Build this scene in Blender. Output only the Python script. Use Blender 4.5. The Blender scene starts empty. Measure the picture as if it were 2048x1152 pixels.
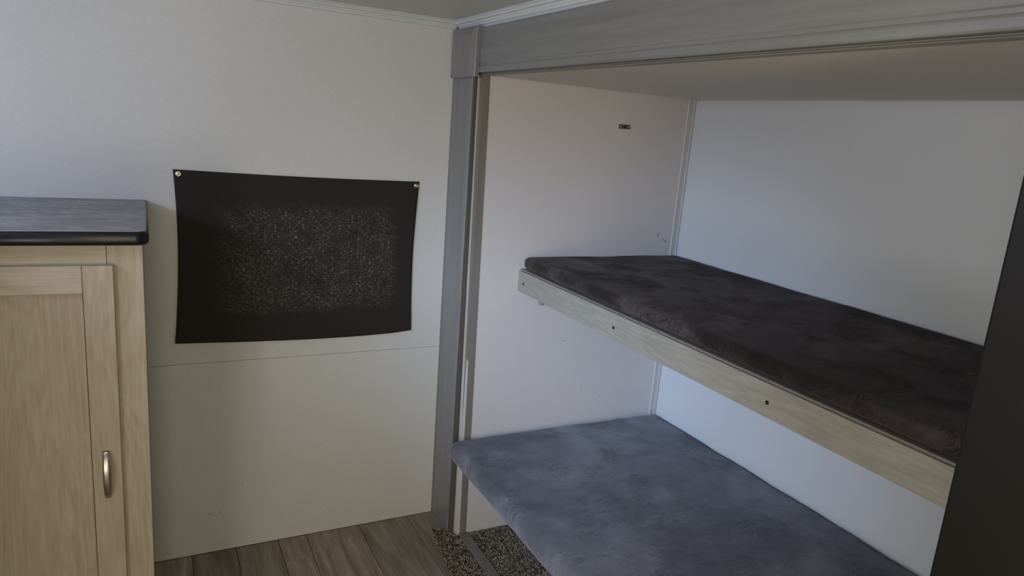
import bpy, bmesh, math, random
from mathutils import Vector, Matrix, noise
random.seed(7)
sc = bpy.context.scene
COL = sc.collection

# ------------------------------------------------------------------ camera
cam = bpy.data.cameras.new('camera'); co = bpy.data.objects.new('camera', cam); COL.objects.link(co)
M3 = Matrix(((0.8898285, 0.0307200, -0.4552598), (-0.4495179, 0.2303403, -0.8630626), (0.0783514, 0.9726251, 0.2187725)))
co.matrix_world = Matrix.Translation((-1.04612, -2.56994, 1.63200)) @ M3.to_4x4()
cam.sensor_fit = 'HORIZONTAL'; cam.sensor_width = 36.0; cam.lens = 36.0 * 1416.8 / 2048; cam.clip_start = 0.02
sc.camera = co

# ------------------------------------------------------------------ world, lights, exposure
w = bpy.data.worlds.new('world'); sc.world = w; w.use_nodes = True
w.node_tree.nodes['Background'].inputs[0].default_value = (0.55, 0.68, 0.9, 1)
w.node_tree.nodes['Background'].inputs[1].default_value = 0.6
def area(name, loc, target, sx, sy, power, colr, spread=180):
    l = bpy.data.lights.new(name, 'AREA'); l.shape = 'RECTANGLE'; l.size = sx; l.size_y = sy
    l.energy = power; l.color = colr; l.spread = math.radians(spread)
    o = bpy.data.objects.new(name, l); COL.objects.link(o); o.location = loc
    d = Vector(target) - Vector(loc); o.rotation_euler = d.to_track_quat('-Z', 'Y').to_euler()
    return o
LIGHTS = [   # name, place, aimed at, width, height, power, colour, spread
 ('window_sky',    (-2.24, -1.0, 1.78), (0, -1.0, 1.0),   .5, .22, 12.5, (.62, .72, 1.0)),          # far pane of the left window, open sky
 ('added_beam_a',   (-2.22, -2.0, 1.70), (.5, -.5, .65),   .3, .3,  3.3, (.46, .66, 1.0), 38),      # added narrow cool beam, slanting down to the lower bunk
 ('added_beam_b', (-2.22, -2.6, 1.50), (0, -.1, .95),    .3, .3,  .75, (.62, .78, 1.0), 32),  # second added narrow beam, towards the post
 ('window_ground', (-2.24, -2.4, 1.25), (0, -2.4, 1.25),  .5, .45, 10.8, (1.0, .84, .36)),          # near pane, sunlit ground outside
 ('open_door',     (-1.15, -4.12, 1.05), (-1.15, 0, 1.05), .7, 1.7, 21.5, (1.0, .83, .50)),         # entry door behind the camera
 ('added_low_fill',    (-2.24, -3.05, .65), (.5, -1.2, 1.6),  .5, .5,  12.5, (.98, .92, .92)),           # added fill lamp aimed up towards the alcove ceiling
]
for L_ in LIGHTS: area(*L_)
sc.view_settings.view_transform = 'Standard'; sc.view_settings.look = 'None'
sc.view_settings.gamma = 1.0; sc.view_settings.use_curve_mapping = False
sc.view_settings.exposure = 0.0

# ------------------------------------------------------------------ materials
def mat(name, color=(.5, .5, .5), rough=.6, metal=0.0, spec=.5):
    m = bpy.data.materials.new(name); m.use_nodes = True
    b = m.node_tree.nodes['Principled BSDF']
    b.inputs['Base Color'].default_value = (*color, 1); b.inputs['Roughness'].default_value = rough
    b.inputs['Metallic'].default_value = metal; b.inputs['Specular IOR Level'].default_value = spec
    return m
class NT:
    def __init__(s, m): s.t = m.node_tree; s.b = s.t.nodes['Principled BSDF']
    def n(s, kind, **kw):
        x = s.t.nodes.new('ShaderNode' + kind)
        for k, v in kw.items(): setattr(x, k, v)
        return x
    def l(s, a, b): s.t.links.new(a, b)
    def coords(s, scale=(1, 1, 1), loc=(0, 0, 0), kind='Object'):
        tc = s.n('TexCoord'); mp = s.n('Mapping'); mp.inputs['Scale'].default_value = scale; mp.inputs['Location'].default_value = loc
        s.l(tc.outputs[kind], mp.inputs['Vector']); return mp.outputs['Vector']
    def noise(s, vec, scale, detail=4, rough=.55, dist=0):
        x = s.n('TexNoise'); x.inputs['Scale'].default_value = scale; x.inputs['Detail'].default_value = detail
        x.inputs['Roughness'].default_value = rough; x.inputs['Distortion'].default_value = dist
        s.l(vec, x.inputs['Vector']); return x.outputs['Fac']
    def ramp(s, fac, stops):
        r = s.n('ValToRGB'); e = r.color_ramp.elements
        while len(e) < len(stops): e.new(.5)
        for i, (p, c) in enumerate(stops):
            e[i].position = p; e[i].color = (*c, 1) if len(c) == 3 else c
        s.l(fac, r.inputs['Fac']); return r.outputs['Color']
    def math(s, op, a, b=None, c=None, clamp=False):
        x = s.n('Math', operation=op, use_clamp=clamp)
        for i, v in enumerate((a, b, c)):
            if v is None: continue
            if isinstance(v, (int, float)): x.inputs[i].default_value = v
            else: s.l(v, x.inputs[i])
        return x.outputs[0]
    def mix(s, fac, a, b, mode='MIX'):
        x = s.n('Mix', data_type='RGBA', blend_type=mode)
        if isinstance(fac, (int, float)): x.inputs['Factor'].default_value = fac
        else: s.l(fac, x.inputs['Factor'])
        for k, v in (('A', a), ('B', b)):
            i = [q for q in x.inputs if q.name == k and q.type == 'RGBA'][0]
            if isinstance(v, tuple): i.default_value = (*v, 1)
            else: s.l(v, i)
        return [q for q in x.outputs if q.type == 'RGBA'][0]
    def bump(s, h, strength, dist=.001, normal=None):
        x = s.n('Bump'); x.inputs['Strength'].default_value = strength; x.inputs['Distance'].default_value = dist
        s.l(h, x.inputs['Height'])
        if normal is not None: s.l(normal, x.inputs['Normal'])
        return x.outputs['Normal']

def wall_mat(name, base, var, marks=(), ax='xz', rough=.55):
    """Vinyl-faced panel with a faint linen print; marks = scuffs with a place of their own."""
    m = mat(name, base, rough, spec=.35); q = NT(m)
    a = q.noise(q.coords((420, 420, 70)), 1, 3); b = q.noise(q.coords((70, 70, 420)), 1, 3)
    big = q.noise(q.coords(), 3.0, 3)
    f = q.math('ADD', q.math('MULTIPLY', a, .5), q.math('MULTIPLY', b, .5))
    c = q.ramp(f, [(.35, tuple(x * (1 - var) for x in base)), (.65, tuple(x * (1 + var * .6) for x in base))])
    c = q.mix(q.math('MULTIPLY', big, .12), c, tuple(x * .8 for x in base))
    if marks:
        tc = q.n('TexCoord'); sp = q.n('SeparateXYZ'); q.l(tc.outputs['Object'], sp.inputs[0])
        wob = q.noise(q.coords(), 160, 3)
        U = sp.outputs['XYZ'.index(ax[0].upper())]; V = sp.outputs['XYZ'.index(ax[1].upper())]
        for (u, v, ru, rv, ang, dark) in marks:
            du = q.math('SUBTRACT', U, u); dv = q.math('SUBTRACT', V, v)
            ca, sa = math.cos(ang), math.sin(ang)
            p = q.math('ADD', q.math('MULTIPLY', du, ca / ru), q.math('MULTIPLY', dv, sa / ru))
            r = q.math('ADD', q.math('MULTIPLY', du, -sa / rv), q.math('MULTIPLY', dv, ca / rv))
            d = q.math('ADD', q.math('MULTIPLY', p, p), q.math('MULTIPLY', r, r))
            d = q.math('ADD', d, q.math('MULTIPLY', wob, 1.6))
            k = q.math('MULTIPLY', q.math('SUBTRACT', 1.75, d, clamp=True), dark)
            c = q.mix(k, c, (.06, .055, .05))
    q.l(c, q.b.inputs['Base Color'])
    q.l(q.bump(f, .12, .0006), q.b.inputs['Normal'])
    return m

def wood_mat(name, axis, light, dark, rough=.45, fine=.5):
    """Pale printed maple: cathedral streaks running along the axis."""
    m = mat(name, light, rough, spec=.4); q = NT(m)
    oi = q.n('ObjectInfo'); off = q.n('VectorMath', operation='SCALE'); off.inputs['Scale'].default_value = 7.0
    cm = q.n('CombineXYZ'); 
    for i in range(3): q.l(oi.outputs['Random'], cm.inputs[i])
    q.l(cm.outputs[0], off.inputs[0])
    def vec(along, across):
        s = {'x': (along, across, across), 'y': (across, along, across), 'z': (across, across, along)}[axis]
        v = q.coords(s); ad = q.n('VectorMath', operation='ADD'); q.l(v, ad.inputs[0]); q.l(off.outputs[0], ad.inputs[1]); return ad.outputs[0]
    broad = q.noise(vec(1.3, 9), 1, 3, .5, .6)
    rings = q.math('SINE', q.math('MULTIPLY', broad, 75))
    rings = q.math('MULTIPLY', q.math('ADD', rings, 1), .5)
    streak = q.noise(vec(8, 130), 1, 4, .6, .3)
    flecks = q.noise(vec(26, 90), 1, 3, .6, .8)
    fl = q.ramp(flecks, [(.62, (0, 0, 0)), (.72, (1, 1, 1))])
    tone = q.math('ADD', q.math('ADD', q.math('MULTIPLY', streak, .55), q.math('MULTIPLY', rings, .10)), .10)
    c = q.ramp(tone, [(.3, dark), (.52, light), (.75, tuple(min(1, x * 1.07) for x in light))])
    c = q.mix(q.math('MULTIPLY', fl, .35 * fine), c, dark)
    q.l(c, q.b.inputs['Base Color'])
    q.l(q.bump(streak, .15, .0004), q.b.inputs['Normal'])
    return m

def fur_mat(name, base, hi, seed=0.0):
    """Short plush pile: big brushed areas, and patches where the nap breaks into fine ripples."""
    m = mat(name, base, .9, spec=.1); q = NT(m)
    v = q.coords(loc=(seed, seed * .7, 0))
    patch = q.noise(v, 3.6, 4, .6, .8)
    warp = q.n('TexNoise'); warp.inputs['Scale'].default_value = 7; warp.inputs['Detail'].default_value = 3; q.l(v, warp.inputs['Vector'])
    sub = q.n('VectorMath', operation='SUBTRACT'); q.l(warp.outputs['Color'], sub.inputs[0]); sub.inputs[1].default_value = (.5, .5, .5)
    scl = q.n('VectorMath', operation='SCALE'); scl.inputs['Scale'].default_value = .16; q.l(sub.outputs[0], scl.inputs[0])
    add = q.n('VectorMath', operation='ADD'); q.l(v, add.inputs[0]); q.l(scl.outputs[0], add.inputs[1])
    mp = q.n('Mapping'); mp.inputs['Scale'].default_value = (24, 185, 90); mp.inputs['Rotation'].default_value = (0, 0, .35); q.l(add.outputs[0], mp.inputs['Vector'])
    st = q.noise(mp.outputs['Vector'], 1, 5, .62, .6)                   # ripples of the nap
    mask = q.ramp(q.noise(v, 5.5, 3, .6, .5), [(.46, (.12, .12, .12)), (.62, (1, 1, 1))])   # where they show
    fine = q.noise(q.coords((500, 700, 500)), 1, 3, .7)
    rip = q.math('MULTIPLY', q.math('SUBTRACT', st, .5), mask)
    t = q.math('ADD', patch, q.math('MULTIPLY', rip, 1.25))
    t = q.math('ADD', t, q.math('MULTIPLY', q.math('SUBTRACT', fine, .5), .16))
    c = q.ramp(t, [(.32, tuple(x * .62 for x in base)), (.5, base), (.66, hi)])
    q.l(c, q.b.inputs['Base Color'])
    h = q.math('ADD', q.math('MULTIPLY', rip, 2.2), q.math('MULTIPLY', fine, .22))
    q.l(q.bump(h, .8, .006), q.b.inputs['Normal'])
    q.b.inputs['Sheen Weight'].default_value = .5; q.b.inputs['Sheen Roughness'].default_value = .4
    q.b.inputs['Sheen Tint'].default_value = (*[min(1, x * 4) for x in hi], 1)
    return m

WHITE = (.585, .59, .595)
M_wall = wall_mat('linen_vinyl_wall', WHITE, .07, [
    (-.873, .159, .011, .004, .1, .55), (-.839, .160, .005, .005, 0, .45), (-.441, .10, .005, .004, 0, .35),
    (-.759, .267, .003, .014, -.4, .2), (-.68, 1.72, .004, .004, 0, .2)])
M_end = wall_mat('alcove_end_panel', (.58, .55, .55), .03, [
    (.866, 1.245, .003, .014, -.1, .85), (.896, 1.224, .0025, .010, .1, .8), (.909, 1.217, .003, .009, .25, 1.0),
    (.45, .806, .016, .003, .15, .45), (.562, .588, .004, .007, 0, .25), (.668, .56, .004, .004, 0, .45),
    (.655, .545, .004, .006, -.5, .4), (.41, .464, .005, .007, 0, .4), (.46, 1.65, .003, .003, 0, .1)])
M_outer = wall_mat('alcove_outer_panel', (.60, .61, .63), .02, [(-1.243, 1.424, .002, .02, 0, .28)], ax='yz')
M_ceil = wall_mat('ceiling_panel', (.60, .61, .59), .03)
M_trimw = mat('white_trim_plastic', (.56, .59, .61), .35)
M_gap = mat('dark_gap', (.03, .03, .03), .9)
M_maple = wood_mat('washed_maple_upright', 'z', (.43, .375, .30), (.35, .29, .22))
M_maplex = wood_mat('washed_maple_level', 'x', (.47, .42, .345), (.38, .325, .25))
M_rail = wood_mat('washed_maple_rail', 'y', (.31, .292, .25), (.25, .23, .19), fine=.9)

def grey_wood(name, axis, base):
    m = mat(name, base, .32, spec=.45); q = NT(m)
    s = {'y': (40, 1.2, 40), 'z': (40, 40, 1.2)}[axis]
    n1 = q.noise(q.coords(s), 1, 4, .6, .4); n2 = q.noise(q.coords(tuple(x * 4 for x in s)), 1, 3)
    t = q.math('ADD', q.math('MULTIPLY', n1, .7), q.math('MULTIPLY', n2, .3))
    q.l(q.ramp(t, [(.3, tuple(x * .82 for x in base)), (.7, tuple(x * 1.12 for x in base))]), q.b.inputs['Base Color'])
    q.l(q.bump(t, .08, .0004), q.b.inputs['Normal']); return m
M_grey = grey_wood('grey_wood_foil_level', 'y', (.21, .21, .208))
M_greyz = grey_wood('grey_wood_foil_upright', 'z', (.205, .20, .198))
M_jamb = grey_wood('taupe_frame_foil', 'z', (.20, .18, .165))

def counter_mat():
    m = mat('slate_laminate', (.13, .13, .13), .38, spec=.5); q = NT(m)
    n = q.noise(q.coords((2.6, 15, 10)), 1, 7, .66, 1.8)
    v = q.ramp(n, [(.0, (.12, .12, .122)), (.47, (.165, .165, .165)), (.52, (.19, .19, .19)), (.545, (.42, .42, .42)), (.57, (.18, .18, .18)), (1, (.14, .14, .14))])
    q.l(v, q.b.inputs['Base Color']); return m
M_counter = counter_mat()
M_edge = mat('black_counter_edge', (.008, .009, .012), .28, spec=.35)
M_moulding = mat('cream_moulding', (.52, .515, .50), .45)
M_lip = mat('taupe_lip', (.30, .27, .24), .5)
M_bead = mat('pale_bead', (.48, .45, .41), .5)
M_gapfill = mat('dark_taupe_filler', (.085, .078, .072), .6)
M_nickel = mat('brushed_nickel', (.50, .47, .43), .3, 1.0)
M_screw = mat('blackened_screw', (.03, .03, .03), .5, .6)
M_steel = mat('dull_steel', (.16, .155, .15), .45, .9)
M_brass = mat('silver_snap', (.75, .72, .65), .22, 1.0)
M_dark = mat('near_black_panel', (.0075, .006, .0055), .5, spec=.25)
M_fur_dark = fur_mat('dark_plush', (.0215, .0175, .0175), (.068, .056, .055))
M_fur_grey = fur_mat('grey_plush', (.105, .105, .118), (.175, .175, .195), 4.0)

def cloth_mat():
    """Black cloth with light leaking through its weave painted as pale flecks in the middle field."""
    m = mat('black_cloth', (.008, .007, .007), .95, spec=.1); q = NT(m)
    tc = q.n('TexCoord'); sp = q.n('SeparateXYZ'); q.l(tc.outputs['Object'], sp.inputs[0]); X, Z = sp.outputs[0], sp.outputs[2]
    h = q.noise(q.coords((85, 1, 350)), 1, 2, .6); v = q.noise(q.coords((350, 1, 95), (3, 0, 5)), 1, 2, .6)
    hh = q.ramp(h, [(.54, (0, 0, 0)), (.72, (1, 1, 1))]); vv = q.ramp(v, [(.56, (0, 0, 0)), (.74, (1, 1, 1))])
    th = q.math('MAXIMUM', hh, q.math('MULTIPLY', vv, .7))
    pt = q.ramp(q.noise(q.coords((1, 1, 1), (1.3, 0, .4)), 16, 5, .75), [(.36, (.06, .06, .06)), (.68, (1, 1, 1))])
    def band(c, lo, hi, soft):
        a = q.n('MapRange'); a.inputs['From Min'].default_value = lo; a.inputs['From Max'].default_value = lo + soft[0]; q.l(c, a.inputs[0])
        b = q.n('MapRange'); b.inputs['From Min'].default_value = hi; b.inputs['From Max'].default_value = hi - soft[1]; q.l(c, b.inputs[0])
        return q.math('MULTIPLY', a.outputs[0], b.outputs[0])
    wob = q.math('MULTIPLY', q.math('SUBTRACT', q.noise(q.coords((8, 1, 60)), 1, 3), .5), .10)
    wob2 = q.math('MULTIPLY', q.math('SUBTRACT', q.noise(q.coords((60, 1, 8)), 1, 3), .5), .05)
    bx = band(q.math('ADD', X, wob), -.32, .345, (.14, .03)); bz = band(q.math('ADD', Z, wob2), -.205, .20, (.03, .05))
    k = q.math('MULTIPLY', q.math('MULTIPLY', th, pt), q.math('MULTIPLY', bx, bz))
    q.l(q.mix(k, (.030, .026, .025), (.42, .40, .38)), q.b.inputs['Base Color'])  # light coming through the weave, put into the base colour
    q.l(q.bump(q.noise(q.coords((600, 1, 600)), 1, 2), .2, .0005), q.b.inputs['Normal'])
    return m
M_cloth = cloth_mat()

def plank_mat():
    m = mat('grey_brown_vinyl_plank', (.12, .10, .08), .5, spec=.35); q = NT(m)
    oi = q.n('ObjectInfo'); cm = q.n('CombineXYZ'); q.l(q.math('MULTIPLY', oi.outputs['Random'], 37), cm.inputs[0]); q.l(q.math('MULTIPLY', oi.outputs['Random'], 11), cm.inputs[1])
    ad = q.n('VectorMath', operation='ADD'); q.l(q.coords((26, 2.6, 1)), ad.inputs[0]); q.l(cm.outputs[0], ad.inputs[1])
    n1 = q.noise(ad.outputs[0], 1, 5, .6, .5)
    n2 = q.noise(q.coords((170, 7, 1)), 1, 4, .65)
    t = q.math('ADD', q.math('MULTIPLY', n1, .65), q.math('MULTIPLY', n2, .35))
    c = q.ramp(t, [(.34, (.15, .125, .105)), (.5, (.27, .235, .205)), (.66, (.41, .37, .335))])
    br = q.n('HueSaturation'); q.l(c, br.inputs['Color']); q.l(q.math('ADD', q.math('MULTIPLY', oi.outputs['Random'], .5), .75), br.inputs['Value'])
    q.l(br.outputs[0], q.b.inputs['Base Color']); q.l(q.bump(n2, .12, .0004), q.b.inputs['Normal']); return m
M_plank = plank_mat()

def tuft_mat():
    m = mat('speckled_carpet_pile', (.2, .17, .14), .95, spec=.05); q = NT(m)
    n = q.n('TexVoronoi'); n.inputs['Scale'].default_value = 230; q.l(q.coords(), n.inputs['Vector'])
    bw = q.n('RGBToBW'); q.l(n.outputs['Color'], bw.inputs[0])
    q.l(q.ramp(bw.outputs[0], [(.28, (.030, .024, .020)), (.5, (.15, .12, .095)), (.74, (.46, .41, .34))]), q.b.inputs['Base Color']); return m
M_tuft = tuft_mat()
M_backing = mat('carpet_backing', (.03, .025, .02), .95)

# ------------------------------------------------------------------ builders
def link(name, bm, m, parent=None, smooth=False, origin=None):
    me = bpy.data.meshes.new(name)
    if origin is not None:
        bmesh.ops.translate(bm, vec=-Vector(origin), verts=bm.verts)
    bmesh.ops.recalc_face_normals(bm, faces=bm.faces[:])
    bm.to_mesh(me); bm.free(); me.materials.append(m)
    if smooth:
        for p in me.polygons: p.use_smooth = True
    o = bpy.data.objects.new(name, me); COL.objects.link(o)
    if origin is not None: o.location = origin
    if parent is not None:
        o.parent = parent
        if origin is not None: o.location = Vector(origin) - parent_world(parent)
        else: o.location = -parent_world(parent)
    return o
def parent_world(p):
    v = Vector((0, 0, 0))
    while p is not None: v += p.location; p = p.parent
    return v
def thing(name, loc, label, cat, group=None):
    o = bpy.data.objects.new(name, None); COL.objects.link(o); o.location = loc; o.empty_display_size = .05
    o['label'] = label; o['category'] = cat
    if group: o['group'] = group
    return o
def tag(o, label, cat, group=None):
    o['label'] = label; o['category'] = cat
    if group: o['group'] = group
    return o
def structure(o): o['kind'] = 'structure'; return o
def add_box(bm, a, b, bevel=0.0, seg=2):
    c = [(x, y, z) for x in (a[0], b[0]) for y in (a[1], b[1]) for z in (a[2], b[2])]
    v = [bm.verts.new(p) for p in c]
    fs = [bm.faces.new([v[i] for i in f]) for f in ((0, 1, 3, 2), (4, 6, 7, 5), (0, 4, 5, 1), (2, 3, 7, 6), (0, 2, 6, 4), (1, 5, 7, 3))]
    if bevel:
        es = {e for f in fs for e in f.edges}
        bmesh.ops.bevel(bm, geom=list(es), offset=bevel, segments=seg, profile=.5, affect='EDGES')
    return v
def box(name, a, b, m, parent=None, bevel=0.0, seg=2, origin=None):
    bm = bmesh.new(); add_box(bm, a, b, bevel, seg); return link(name, bm, m, parent, origin=origin)
def extrude_profile(bm, pts, axis, a, b):
    """pts: closed 2-D outline in the two other axes, swept from a to b along axis."""
    def P(p, t):
        if axis == 'y': return (p[0], t, p[1])
        if axis == 'x': return (t, p[0], p[1])
        return (p[0], p[1], t)
    r0 = [bm.verts.new(P(p, a)) for p in pts]; r1 = [bm.verts.new(P(p, b)) for p in pts]
    n = len(pts)
    for i in range(n): bm.faces.new((r0[i], r0[(i + 1) % n], r1[(i + 1) % n], r1[i]))
    bm.faces.new(r0); bm.faces.new(r1[::-1])
def cyl(bm, c, axis, r, h, seg=20, r2=None):
    q = {'x': Vector((1, 0, 0)), 'y': Vector((0, 1, 0)), 'z': Vector((0, 0, 1))}[axis].to_track_quat('Z', 'Y').to_matrix().to_4x4()
    bmesh.ops.create_cone(bm, cap_ends=True, segments=seg, radius1=r, radius2=r if r2 is None else r2, depth=h, matrix=Matrix.Translation(c) @ q)

# ------------------------------------------------------------------ room shell
H = 2.0; XL = -2.25; YF = -4.05; XD = .975; YE = -.22; YN = -2.20; ZI = 1.806
# back wall: an upper and a lower panel meeting at a fine joint
wb = structure(box('wall_back', (XL, .012, 0), (0.06, .06, H), M_gap))
box('wall_panel', (XL, 0, .7480), (.06, .012, H), M_wall, wb, .0006, 1)
box('wall_panel', (XL, 0, .001), (.06, .012, .7470), M_wall, wb, .0006, 1)
structure(box('ceiling', (XL - .06, YF - .06, H), (.06, .06, H + .06), M_ceil))
# left wall with the window opening
bm = bmesh.new()
wy0, wy1, wz0, wz1 = -2.75, -0.75, 1.0, 1.9
for a_, b_ in (((YF, 0), (-3.35, H)), ((-2.8, 0), (wy0, H)), ((-3.35, 0), (-2.8, .38)), ((-3.35, .95), (-2.8, H))): add_box(bm, (XL - .06, a_[0], a_[1]), (XL, b_[0], b_[1]))  # low opening near the entry is made for the added fill lamp
add_box(bm, (XL - .06, wy1, 0), (XL, .06, H))
add_box(bm, (XL - .06, wy0, 0), (XL, wy1, wz0)); add_box(bm, (XL - .06, wy0, wz1), (XL, wy1, H))
wl = structure(link('wall_left', bm, M_wall))
bm = bmesh.new()
for a, b in (((XL - .02, wy0 - .03, wz0 - .03), (XL + .012, wy1 + .03, wz0)), ((XL - .02, wy0 - .03, wz1), (XL + .012, wy1 + .03, wz1 + .03)),
             ((XL - .02, wy0 - .03, wz0), (XL + .012, wy0, wz1)), ((XL - .02, wy1, wz0), (XL + .012, wy1 + .03, wz1))):
    add_box(bm, a, b, .003, 1)
win = structure(link('window_1', bm, M_edge))
# front wall with the open entry doorway behind the camera
bm = bmesh.new()
dx0, dx1, dz1 = -1.55, -.8, 1.92
add_box(bm, (XL, YF - .06, 0), (dx0, YF, H)); add_box(bm, (dx1, YF - .06, 0), (.06, YF, H)); add_box(bm, (dx0, YF - .06, dz1), (dx1, YF, H))
structure(link('wall_front', bm, M_wall))
# right wall: band over the slide-out opening, and the stretch beyond it
bm = bmesh.new()
add_box(bm, (0.002, YN, 1.94), (.06, 0, H)); add_box(bm, (0.002, YF, 0), (.06, YN, H))
structure(link('wall_right', bm, mat('white_upper_band', (.50, .545, .58), .4)))
# floor of planks running towards the back wall
fl = structure(box('floor', (XL - .06, YF - .06, -.06), (.08, .06, -.004), M_gap))
edges = [-2.31, -2.265, -2.11, -1.955, -1.80, -1.645, -1.49, -1.335, -1.18, -.937, -.784, -.63, -.524, -.312, -.105, .03]
joints = {9: [-.125, -1.3, -2.5], 12: [-.154, -1.25, -2.4]}
g = .0011
for i in range(len(edges) - 1):
    js = joints.get(i - 1 + 1, None) if i in joints else [-(.55 + random.random() * .6), -(1.75 + random.random() * .6), -(3.0 + random.random() * .5)]
    if i == 8: js = [-.118, -1.3, -2.5]
    if i == 9: js = [-1.0, -2.2, -3.3]
    if i in (12,): js = [-.8, -2.0, -3.1]
    if i == 11: js = [-.154, -1.35, -2.55]
    ys = [.0] + js + [YF]
    for k in range(len(ys) - 1):
        bm = bmesh.new(); add_box(bm, (edges[i] + g, ys[k + 1] + g, -.004), (edges[i + 1] - g, ys[k] - g, 0), .0007, 1)
        link('floor_plank', bm, M_plank, fl)
# alcove (slide-out box)
structure(box('wall_end', (.03, YE, 0), (XD + .04, YE + .05, ZI + .03), M_end))
structure(box('wall_outer', (XD, YN - .03, -.03), (XD + .04, YE, ZI + .03), M_outer))
structure(box('wall_end', (.0, YN - .05, -.03), (XD, YN, ZI), M_end))
structure(box('ceiling', (.03, YN - .05, ZI), (XD + .04, YE + .0, ZI + .04), wall_mat('alcove_ceiling_panel', (.66, .63, .59), .02)))
structure(box('floor', (.08, YN - .03, -.04), (XD, YE, .004), M_backing))

# mouldings ---------------------------------------------------------
def moulding(name, sweep, a, b, sign=1):
    """white double-bead cove; sweep along x (on back wall) or y (on right wall)"""
    bm = bmesh.new()
    pr = [(0, H), (.026, H), (.027, H - .003), (.0235, H - .006), (.021, H - .0065), (.019, H - .012), (.012, H - .014), (.0105, H - .018), (.007, H - .022), (.0055, H - .027), (.001, H - .029), (0, H - .029)]
    if sweep == 'x': extrude_profile(bm, [(-p, z) for p, z in pr], 'x', a, b)
    else: extrude_profile(bm, [(.002 - p, z) for p, z in pr], 'y', a, b)
    return structure(link(name, bm, M_trimw))
moulding('trim_1', 'x', XL, -.014)
moulding('trim_2', 'y', YF, -.012)
bm = bmesh.new(); cyl(bm, (-.008, -.012, H - .012), 'z', .006, .022, 10); add_box(bm, (-.014, -.008, 1.955), (-.004, 0, H - .02), .001, 1)
structure(link('trim_3', bm, mat('grey_caulk_corner', (.30, .30, .30), .6)))
# alcove corner moulding: angle strip with a raised bead
bm = bmesh.new()
pr = [(.938, YE), (.938, YE - .004), (.9395, YE - .0062), (.943, YE - .0062), (.9445, YE - .0035), (.966, YE - .0035), (.968, YE - .0055), (XD - .0035, YE - .0055), (XD - .0035, YE)]
extrude_profile(bm, pr, 'z', .004, ZI)
structure(link('trim_4', bm, M_moulding))
# thin shadow bead under alcove ceiling
bm = bmesh.new(); extrude_profile(bm, [(.05, ZI), (.05, ZI - .003), (.938, ZI - .003), (.938, ZI)], 'y', YE - .004, YE)
extrude_profile(bm, [(YE, ZI), (YE, ZI - .003), (YN, ZI - .003), (YN, ZI)], 'x', XD - .004, XD)
structure(link('trim_5', bm, M_moulding))

# ------------------------------------------------------------------ slide-out fascia
def lean(bm, k):      # the frame leans a touch: foot further out than head
    for v in bm.verts: v.co.x += k * (1.8 - v.co.z) / 1.8
fa = thing('slide_out_fascia', (0, -.1, 0), 'grey wood-look frame around the bunk alcove: upright post, wide header board and corner cap', 'frame')
bm = bmesh.new(); add_box(bm, (-.010, -.178, 0), (.004, -.002, 1.80), .003, 2); lean(bm, .014)
link('post', bm, M_greyz, fa)
bm = bmesh.new(); add_box(bm, (-.0125, -.006, 0.0), (-.006, -.0015, 1.80), .001, 1); lean(bm, .014)
link('edge_bead', bm, M_jamb, fa)
bm = bmesh.new()   # header: broad board, step, lower lip
extrude_profile(bm, [(-.004, 1.962), (-.008, 1.960), (-.010, 1.955), (-.010, 1.845), (-.0078, 1.842), (-.0078, 1.835), (-.0098, 1.832), (-.0105, 1.829), (-.0105, 1.816), (-.0085, 1.8125), (-.004, 1.8115), (.03, 1.8115), (.03, 1.962)], 'y', -2.195, -.175)
link('header_board', bm, M_grey, fa)
bm = bmesh.new(); add_box(bm, (.004, YN + .002, 1.8055), (.036, -.19, 1.8112), .001, 1)
link('header_lip', bm, M_lip, fa)
bm = bmesh.new(); add_box(bm, (.0005, YN + .002, 1.8065), (.0035, -.185, 1.8085), 0)
link('header_bead', bm, M_gapfill, fa)
# jamb beside the post, with its pale bead
bm = bmesh.new(); add_box(bm, (.008, -.2045, .016), (.046, -.188, 1.8055), .0015, 1); add_box(bm, (.012, -.222, .016), (.0395, -.200, 1.8055), 0); lean(bm, .031)
link('jamb', bm, M_jamb, fa)
bm = bmesh.new(); add_box(bm, (.0035, -.2042, .012), (.0062, -.198, 1.8055), 0)
for v in bm.verts:
    if v.co.z < 1 and v.co.x < .005: v.co.x -= .008
lean(bm, .031)
link('jamb_bead', bm, M_bead, fa)
bm = bmesh.new(); add_box(bm, (-.003, -.186, .004), (.03, -.178, 1.8055), 0); lean(bm, .012)
link('gap_filler', bm, M_gapfill, fa)
bm = bmesh.new(); add_box(bm, (.038, YN + .002, 0), (.078, -.2055, .018), .003, 2)
link('sill_bar', bm, M_jamb, fa)
# corner cap: raised tablet with chamfered rim
bm = bmesh.new()
y0, y1, z0, z1 = -.232, -.012, 1.797, 1.966
def ring(x, i): return [(x, y0 + i, z0 + i), (x, y1 - i, z0 + i), (x, y1 - i, z1 - i), (x, y0 + i, z1 - i)]
rings = [ring(-.0105, 0), ring(-.024, 0), ring(-.0265, .0025), ring(-.035, .027), ring(-.0355, .030)]
vs = [[bm.verts.new(p) for p in r] for r in rings]
for a, b in zip(vs, vs[1:]):
    for i in range(4): bm.faces.new((a[i], a[(i + 1) % 4], b[(i + 1) % 4], b[i]))
bm.faces.new(vs[0]); bm.faces.new(vs[-1])
link('corner_cap', bm, M_greyz, fa)

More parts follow.
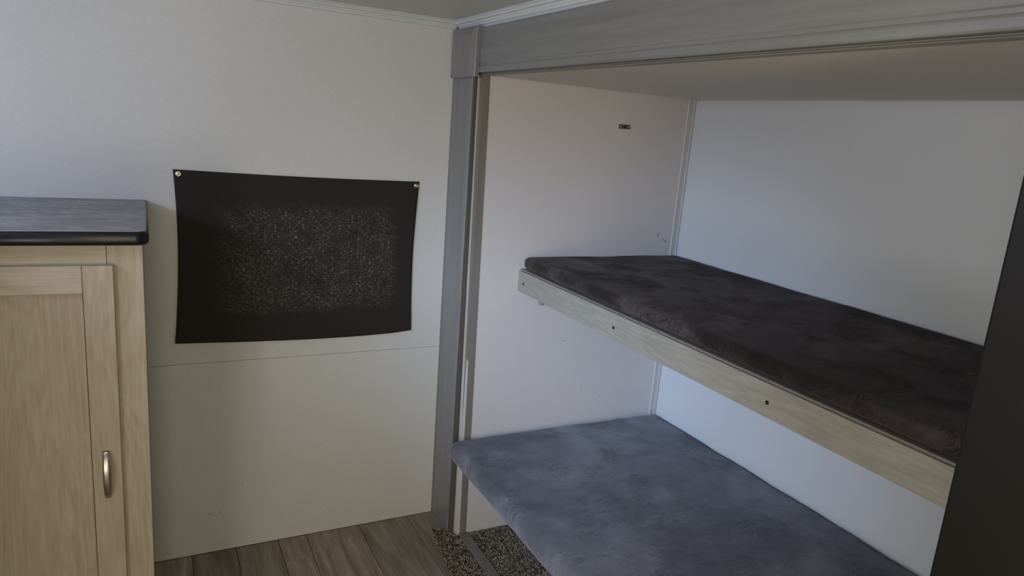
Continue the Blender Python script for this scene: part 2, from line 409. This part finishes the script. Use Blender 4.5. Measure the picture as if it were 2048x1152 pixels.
# ------------------------------------------------------------------ carpet
def pile(name, x0, x1, y0, y1, z, parent, step=.0042, hgt=.009, inside=lambda x, y: True):
    vs = []; fs = []
    nx = int((x1 - x0) / step); ny = int((y1 - y0) / step)
    for i in range(nx):
        for j in range(ny):
            x = x0 + (i + .5) * step + random.uniform(-.0016, .0016); y = y0 + (j + .5) * step + random.uniform(-.0016, .0016)
            if not inside(x, y): continue
            r = step * .58; h = hgt * random.uniform(.7, 1.1); dx, dy = random.uniform(-.0018, .0018), random.uniform(-.0018, .0018)
            b = len(vs)
            for k in range(5):
                a = k * 1.2566 + i
                vs.append((x + r * .8 * math.cos(a), y + r * .8 * math.sin(a), z))
            for k in range(5):
                a = k * 1.2566 + i
                vs.append((x + dx + r * math.cos(a), y + dy + r * math.sin(a), z + h * .65))
            vs.append((x + dx * 1.5, y + dy * 1.5, z + h))
            for k in range(5):
                n = (k + 1) % 5
                fs.append((b + k, b + n, b + 5 + n, b + 5 + k)); fs.append((b + 5 + k, b + 5 + n, b + 10))
    me = bpy.data.meshes.new(name); me.from_pydata(vs, [], fs); me.materials.append(M_tuft)
    for p in me.polygons: p.use_smooth = True
    o = bpy.data.objects.new(name, me); COL.objects.link(o); o['kind'] = 'stuff'; o.parent = parent; o.location = -parent_world(parent); return o
cs = thing('carpet_strip', (-.02, -.6, 0), 'narrow speckled brown and beige carpet strip between plank floor and sill bar', 'carpet')
def strip_in(x, y):
    if x > .037: return False
    left = -.052 - (.035) * min(1, (-.14 - y) / .33)
    if x < left: return False
    # rounded end by the foot of the post
    t = -.135 - .9 * abs(x + .035)
    if x > -.005: return y < -.19
    return y < t
bm = bmesh.new()
pl = [(-.045, -.142), (-.02, -.15), (.0, -.19), (.036, -.2), (.036, YN), (-.082, YN), (-.082, -.47), (-.052, -.16)]
extrude_profile(bm, pl, 'z', .0005, .006)
link('backing', bm, M_backing, cs)
pile('pile', -.09, .038, -1.0, -.13, .005, cs, inside=strip_in)
ca = thing('carpet', (.3, -.8, 0), 'dark speckled carpet on the alcove floor under the lower bunk', 'carpet')
box('backing', (.079, YN + .002, .0045), (XD - .002, YE - .002, .008), M_backing, ca)
pile('pile', .079, .62, -1.05, YE - .002, .008, ca, hgt=.008)

# ------------------------------------------------------------------ bunks
def plush(name, a, b, r, m, label, n=(70, 130, 8), amp=.004, seed=0.0, crown=.0):
    c = Vector([(p + q) / 2 for p, q in zip(a, b)]); hs = Vector([(q - p) / 2 for p, q in zip(a, b)])
    vid = {}; vs = []; fs = []
    def V(i, j, k):
        if (i, j, k) in vid: return vid[(i, j, k)]
        p = Vector((-1 + 2 * i / n[0], -1 + 2 * j / n[1], -1 + 2 * k / n[2]))
        p = Vector((p.x * hs.x, p.y * hs.y, p.z * hs.z))
        inn = Vector([max(-(h - r), min(h - r, q)) for h, q in zip(hs, p)])
        d = p - inn
        nr = d.normalized() if d.length > 1e-9 else Vector((0, 0, 1))
        if d.length > 1e-9:
            m_ = max(abs(d.x), abs(d.y), abs(d.z)); p = inn + nr * m_
        w = c + p
        s = Vector((w.x + seed, w.y, w.z * .5))
        if k > n[2] * .3:
            und = noise.noise(s * 5) * .55 + noise.noise(s * 12) * .3 + noise.noise(Vector((s.x * 14, s.y * 34, s.z * 10))) * .22
            p = p + nr * und * amp
        t = max(0, p.z / hs.z); edge = (1 - (p.x / hs.x) ** 4) * (1 - (p.y / hs.y) ** 6)
        p.z += crown * t * max(0, edge)
        vid[(i, j, k)] = len(vs); vs.append(tuple(p)); return vid[(i, j, k)]
    for i in range(n[0]):
        for j in range(n[1]):
            fs.append((V(i, j, n[2]), V(i + 1, j, n[2]), V(i + 1, j + 1, n[2]), V(i, j + 1, n[2])))
            fs.append((V(i, j, 0), V(i, j + 1, 0), V(i + 1, j + 1, 0), V(i + 1, j, 0)))
    for i in range(n[0]):
        for k in range(n[2]):
            fs.append((V(i, 0, k), V(i + 1, 0, k), V(i + 1, 0, k + 1), V(i, 0, k + 1)))
            fs.append((V(i, n[1], k), V(i, n[1], k + 1), V(i + 1, n[1], k + 1), V(i + 1, n[1], k)))
    for j in range(n[1]):
        for k in range(n[2]):
            fs.append((V(0, j, k), V(0, j, k + 1), V(0, j + 1, k + 1), V(0, j + 1, k)))
            fs.append((V(n[0], j, k), V(n[0], j + 1, k), V(n[0], j + 1, k + 1), V(n[0], j, k + 1)))
    me = bpy.data.meshes.new(name); me.from_pydata(vs, [], fs); me.materials.append(m)
    for p in me.polygons: p.use_smooth = True
    o = bpy.data.objects.new(name, me); COL.objects.link(o); o.location = c
    return tag(o, label, 'mattress')

ub = thing('bunk_shelf', (.217, YE - .01, 1.02), 'upper bunk board with a pale wood rail along its front edge, dotted with dark screws', 'bunk bed')
rl = box('rail', (.217, -2.17, 1.026), (.235, YE - .001, 1.106), M_rail, ub, .0015, 2)
for y in (-.265, -.862, -1.482, -2.02):
    bm = bmesh.new(); cyl(bm, (.2168, y, 1.062), 'x', .0052, .002, 14); cyl(bm, (.2160, y, 1.062), 'x', .0030, .0012, 6)
    link('screw', bm, M_screw, rl)
box('platform', (.2355, -2.17, 1.070), (XD - .002, YE - .001, 1.098), M_maplex, ub)
box('edge_strip', (.2235, -2.17, 1.1065), (.262, YE - .003, 1.1125), M_jamb, ub, .001, 1)
bm = bmesh.new(); add_box(bm, (.262, -2.17, 1.098), (XD - .004, YE - .003, 1.112)); link('cushion_board', bm, M_maplex, ub)
bm = bmesh.new(); cyl(bm, (.237, -.377, 1.022), 'x', .016, .012, 24); cyl(bm, (.230, -.377, 1.022), 'x', .006, .004, 12)
link('bracket', bm, mat('grey_plastic_bracket', (.25, .24, .22), .5), ub)
plush('upper_mattress', (.229, -2.165, 1.1130), (XD - .003, YE - .003, 1.160), .020, M_fur_dark,
      'thin dark brown plush-covered mattress on the upper bunk', amp=.0035, seed=3.1, crown=.004)
lb = thing('lower_bunk', (.3, -1.2, 0), 'low bunk platform hidden beneath the grey lower mattress', 'bunk bed')
box('platform', (.02, -2.17, .335), (XD - .002, -.224, .358), M_maplex, lb, .002, 1)
box('cleat', (.10, -.25, .30), (XD - .05, -.2215, .334), M_maplex, lb)
box('leg', (.60, -2.1, .009), (.64, -2.06, .334), M_maple, lb)
box('leg', (.60, -1.3, .009), (.64, -1.26, .334), M_maple, lb)
plush('lower_mattress', (-.036, -2.165, .3590), (XD - .004, -.2235, .440), .036, M_fur_grey,
      'grey plush-covered mattress on the lower bunk, nearest the floor', n=(84, 150, 10), amp=.006, seed=9.7, crown=.004)

# strike plate on the end panel
sp = thing('strike_plate', (.633, YE, 1.674), 'small dark metal catch plate screwed high on the alcove end wall', 'plate')
bm = bmesh.new()
add_box(bm, (.605, YE - .0025, 1.6655), (.661, YE - .0002, 1.6825), .0012, 1)
link('plate', bm, M_steel, sp)
bm = bmesh.new(); cyl(bm, (.633, YE - .0028, 1.674), 'y', .0055, .0012, 16); link('hole', bm, M_gap, sp)
for x in (.614, .652):
    bm = bmesh.new(); cyl(bm, (x, YE - .0032, 1.674), 'y', .004, .0014, 12); link('screw', bm, M_nickel, sp)

# ------------------------------------------------------------------ black cloth on back wall
CX, CZ = -.5475, 1.12
nx, nz = 90, 64
bm = bmesh.new(); grid = []
for j in range(nz + 1):
    row = []
    for i in range(nx + 1):
        s, t = i / nx, j / nz
        top = 1.418 + (1.409 - 1.418) * s - .004 * math.sin(math.pi * s)
        bot = .827 + (.821 - .827) * s - .0 + .0
        bot += -.012 * math.sin(math.pi * s) * (.4 + .6 * s) 
        if s > .9: bot += .004 * (s - .9) * 10
        z = bot + (top - bot) * t
        left = -.968 - .006 * (1 - t) + .013 * math.sin(math.pi * t) ** .9 * (.75 + .35 * t)
        right = -.125 - .006 * (1 - t) - .010 * math.sin(math.pi * t)
        x = left + (right - left) * s
        sag = .004 + .006 * math.sin(math.pi * s) * (1 - .6 * t) + .004 * (1 - t)
        # tension folds from the two fixed corners
        for (fx, fz) in ((-.952, 1.404), (-.138, 1.394)):
            d = math.hypot(x - fx, z - fz); a = math.atan2(fz - z, abs(x - fx))
            sag += .0035 * math.exp(-((a - .62) / .14) ** 2) * min(1, d / .08) * math.exp(-d / .25)
            sag += .0020 * math.exp(-((a - 1.15) / .10) ** 2) * min(1, d / .06) * math.exp(-d / .22)
        sag += .0022 * noise.noise(Vector((x * 6, z * 5, 0)))
        row.append(bm.verts.new((x, -max(.0035, sag), z)))
    grid.append(row)
for j in range(nz):
    for i in range(nx): bm.faces.new((grid[j][i], grid[j][i + 1], grid[j + 1][i + 1], grid[j + 1][i]))
bmesh.ops.recalc_face_normals(bm, faces=bm.faces[:])
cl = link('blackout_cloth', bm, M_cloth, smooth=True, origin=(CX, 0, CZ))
tag(cl, 'black rectangular cloth pinned over the white back wall, light leaking through its weave painted pale in its middle', 'cloth')
sm = cl.modifiers.new('thick', 'SOLIDIFY'); sm.thickness = .0016; sm.offset = 0
for (x, z) in ((-.952, 1.404), (-.138, 1.394)):
    bm = bmesh.new()
    R_, r_ = .0078, .0022
    seg, sg2 = 24, 8
    vv = [[bm.verts.new((x + (R_ - .001 + r_ * math.cos(b)) * math.cos(a), -.0078 - r_ * .8 * math.sin(b), z + (R_ - .001 + r_ * math.cos(b)) * math.sin(a)))
           for b in [k * 2 * math.pi / sg2 for k in range(sg2)]] for a in [k * 2 * math.pi / seg for k in range(seg)]]
    for i in range(seg):
        for k in range(sg2): bm.faces.new((vv[i][k], vv[(i + 1) % seg][k], vv[(i + 1) % seg][(k + 1) % sg2], vv[i][(k + 1) % sg2]))
    gr = link('grommet', bm, M_brass, cl, smooth=True)
    bm = bmesh.new(); bmesh.ops.create_uvsphere(bm, u_segments=16, v_segments=10, radius=.0048, matrix=Matrix.Translation((x, -.0085, z)) @ Matrix.Diagonal((1, .6, 1, 1)))
    link('stud', bm, M_brass, gr, smooth=True)
bm = bmesh.new()   # frayed threads at lower left corner
for k in range(7):
    x = -.974 - .001 * k * .3; z = .832 + .004 * k; a = random.uniform(-.5, .9)
    add_box(bm, (x - .0035 * math.cos(a), -.0058, z - .0003), (x + .003, -.005, z + .0003))
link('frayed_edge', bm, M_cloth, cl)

# ------------------------------------------------------------------ base cabinet and countertop
cb = thing('base_cabinet', (-1.6, -.3, 0), 'washed maple cabinet with a recessed-panel door under the dark countertop', 'cabinet')
CF = -.600; CR = -1.0585
bm = bmesh.new()
add_box(bm, (-2.2, CF + .019, 0), (CR - .002, -.001, 1.276))
link('body', bm, M_maple, cb)
box('stile', (-1.1375, CF, 0.001), (CR, CF + .0185, 1.2775), M_maple, cb, .0012, 2)
box('rail', (-2.12, CF, 1.17), (-1.1385, CF + .0185, 1.2775), M_maplex, cb, .0008, 1)
box('rail', (-2.12, CF, .001), (-1.1385, CF + .0185, .12), M_maplex, cb, .0008, 1)
box('stile', (-2.2, CF, .001), (-2.121, CF + .0185, 1.2775), M_maple, cb, .0012, 2)
DF = -.6195
def door(x0, x1, z0, z1, handle_x):
    d = bpy.data.objects.new('door', None); COL.objects.link(d); d.parent = cb; d.location = Vector((x0, CF, z0)) - cb.location
    sw = .066
    box('stile', (x1 - sw, DF, z0), (x1, CF - .0005, z1), M_maple, d, .0015, 2)
    box('stile', (x0, DF, z0), (x0 + sw, CF - .0005, z1), M_maple, d, .0015, 2)
    box('rail', (x0 + sw + .0006, DF, z1 - sw - .002), (x1 - sw - .0006, CF - .0005, z1), M_maplex, d, .0015, 2)
    box('rail', (x0 + sw + .0006, DF, z0), (x1 - sw - .0006, CF - .0005, z0 + sw), M_maplex, d, .0015, 2)
    box('panel', (x0 + sw + .001, DF + .0105, z0 + sw), (x1 - sw - .0022, CF - .0006, z1 - sw - .003), M_maple, d)
    # arched flat pull
    bm = bmesh.new(); n = 18; hz0, hz1 = .612, .742; top, bot = [], []
    L = []
    for k in range(n + 1):
        t = k / n; z = hz0 + (hz1 - hz0) * t
        out = .024 * math.sin(math.pi * t) ** .55; wd = .0078 + .0012 * math.sin(math.pi * t)
        L.append((z, out, wd))
    secs = []
    for z, out, wd in L:
        yo = DF - .0012 - out
        secs.append([bm.verts.new((handle_x + s * wd, yo + e, z)) for s, e in ((-1, .0), (-.6, -.0022), (.6, -.0022), (1, 0), (1, .002), (-1, .002))])
    for a, b in zip(secs, secs[1:]):
        for i in range(6): bm.faces.new((a[i], a[(i + 1) % 6], b[(i + 1) % 6], b[i]))
    bm.faces.new(secs[0]); bm.faces.new(secs[-1])
    for z in (hz0 + .004, hz1 - .004): add_box(bm, (handle_x - .007, DF - .008, z - .004), (handle_x + .007, DF, z + .004), .001, 1)
    hd = link('handle', bm, M_nickel, d, smooth=True)
    return d
door(-1.62, -1.1245, .09, 1.2285, -1.1585)
ct = thing('countertop', (-1.6, -.3, 1.28), 'dark slate-look countertop with a glossy black rounded edge on the maple cabinet', 'countertop')
def counter_outline(off, r, n=10):
    x1 = -1.0435 - off; y0 = -.640 + off; pts = [(-2.235, -.001), (-2.235, y0)]
    for k in range(n + 1):
        a = -math.pi / 2 + k * (math.pi / 2) / n
        pts.append((x1 - r + r * math.cos(a), y0 + r + r * math.sin(a)))
    pts.append((x1, -.001)); return pts
bm = bmesh.new()   # edge band: rounded in section
prof = [(.010, 0.0), (.0050, .0015), (.0018, .005), (.0004, .010), (0, .0155), (.0003, .021), (.0014, .0265), (.0034, .031), (.0062, .0345)]
prev = None; first = None
for off, dz in prof:
    ring_ = [bm.verts.new((x, y, 1.2805 + dz)) for x, y in counter_outline(off, .030 - off)]
    if prev:
        for i in range(len(ring_) - 1): bm.faces.new((prev[i], prev[i + 1], ring_[i + 1], ring_[i]))
        bm.faces.new((prev[-1], prev[0], ring_[0], ring_[-1]))
    else: bm.faces.new(ring_)
    prev = ring_
bm.faces.new(prev)
link('edge_band', bm, M_edge, ct, smooth=True)
bm = bmesh.new(); extrude_profile(bm, counter_outline(.0072, .024), 'z', 1.3151, 1.3162)
link('top', bm, M_counter, ct)
bm = bmesh.new()
o1, o2 = counter_outline(.0060, .0250), counter_outline(.0074, .0238)
a = [bm.verts.new((x, y, 1.3153)) for x, y in o1[1:]]; b = [bm.verts.new((x, y, 1.3163)) for x, y in o2[1:]]
for i in range(len(a) - 1): bm.faces.new((a[i], a[i + 1], b[i + 1], b[i]))
link('laminate_line', bm, mat('pale_laminate_line', (.35, .36, .38), .5), ct)

# ------------------------------------------------------------------ near dark partition
pp = thing('partition_panel', (-.05, -2.5, 0), 'tall near-black panel along the right edge of the picture, in front of the bunk ends', 'panel')
box('panel', (-.10, -2.80, 0.001), (.0, -2.075, 1.975), M_dark, pp, .004, 3)

# half-height divider added out of view to cut off low window light
dv = thing('light_blocker', (-1.68, -1.4, 0), 'added half-height divider standing left of the view', 'blocker')
box('panel', (-1.70, -1.50, .001), (-1.665, -.66, 1.40), M_maple, dv, .003, 2)
box('cap', (-1.715, -1.51, 1.4005), (-1.65, -.655, 1.42), M_maple, dv, .004, 2)
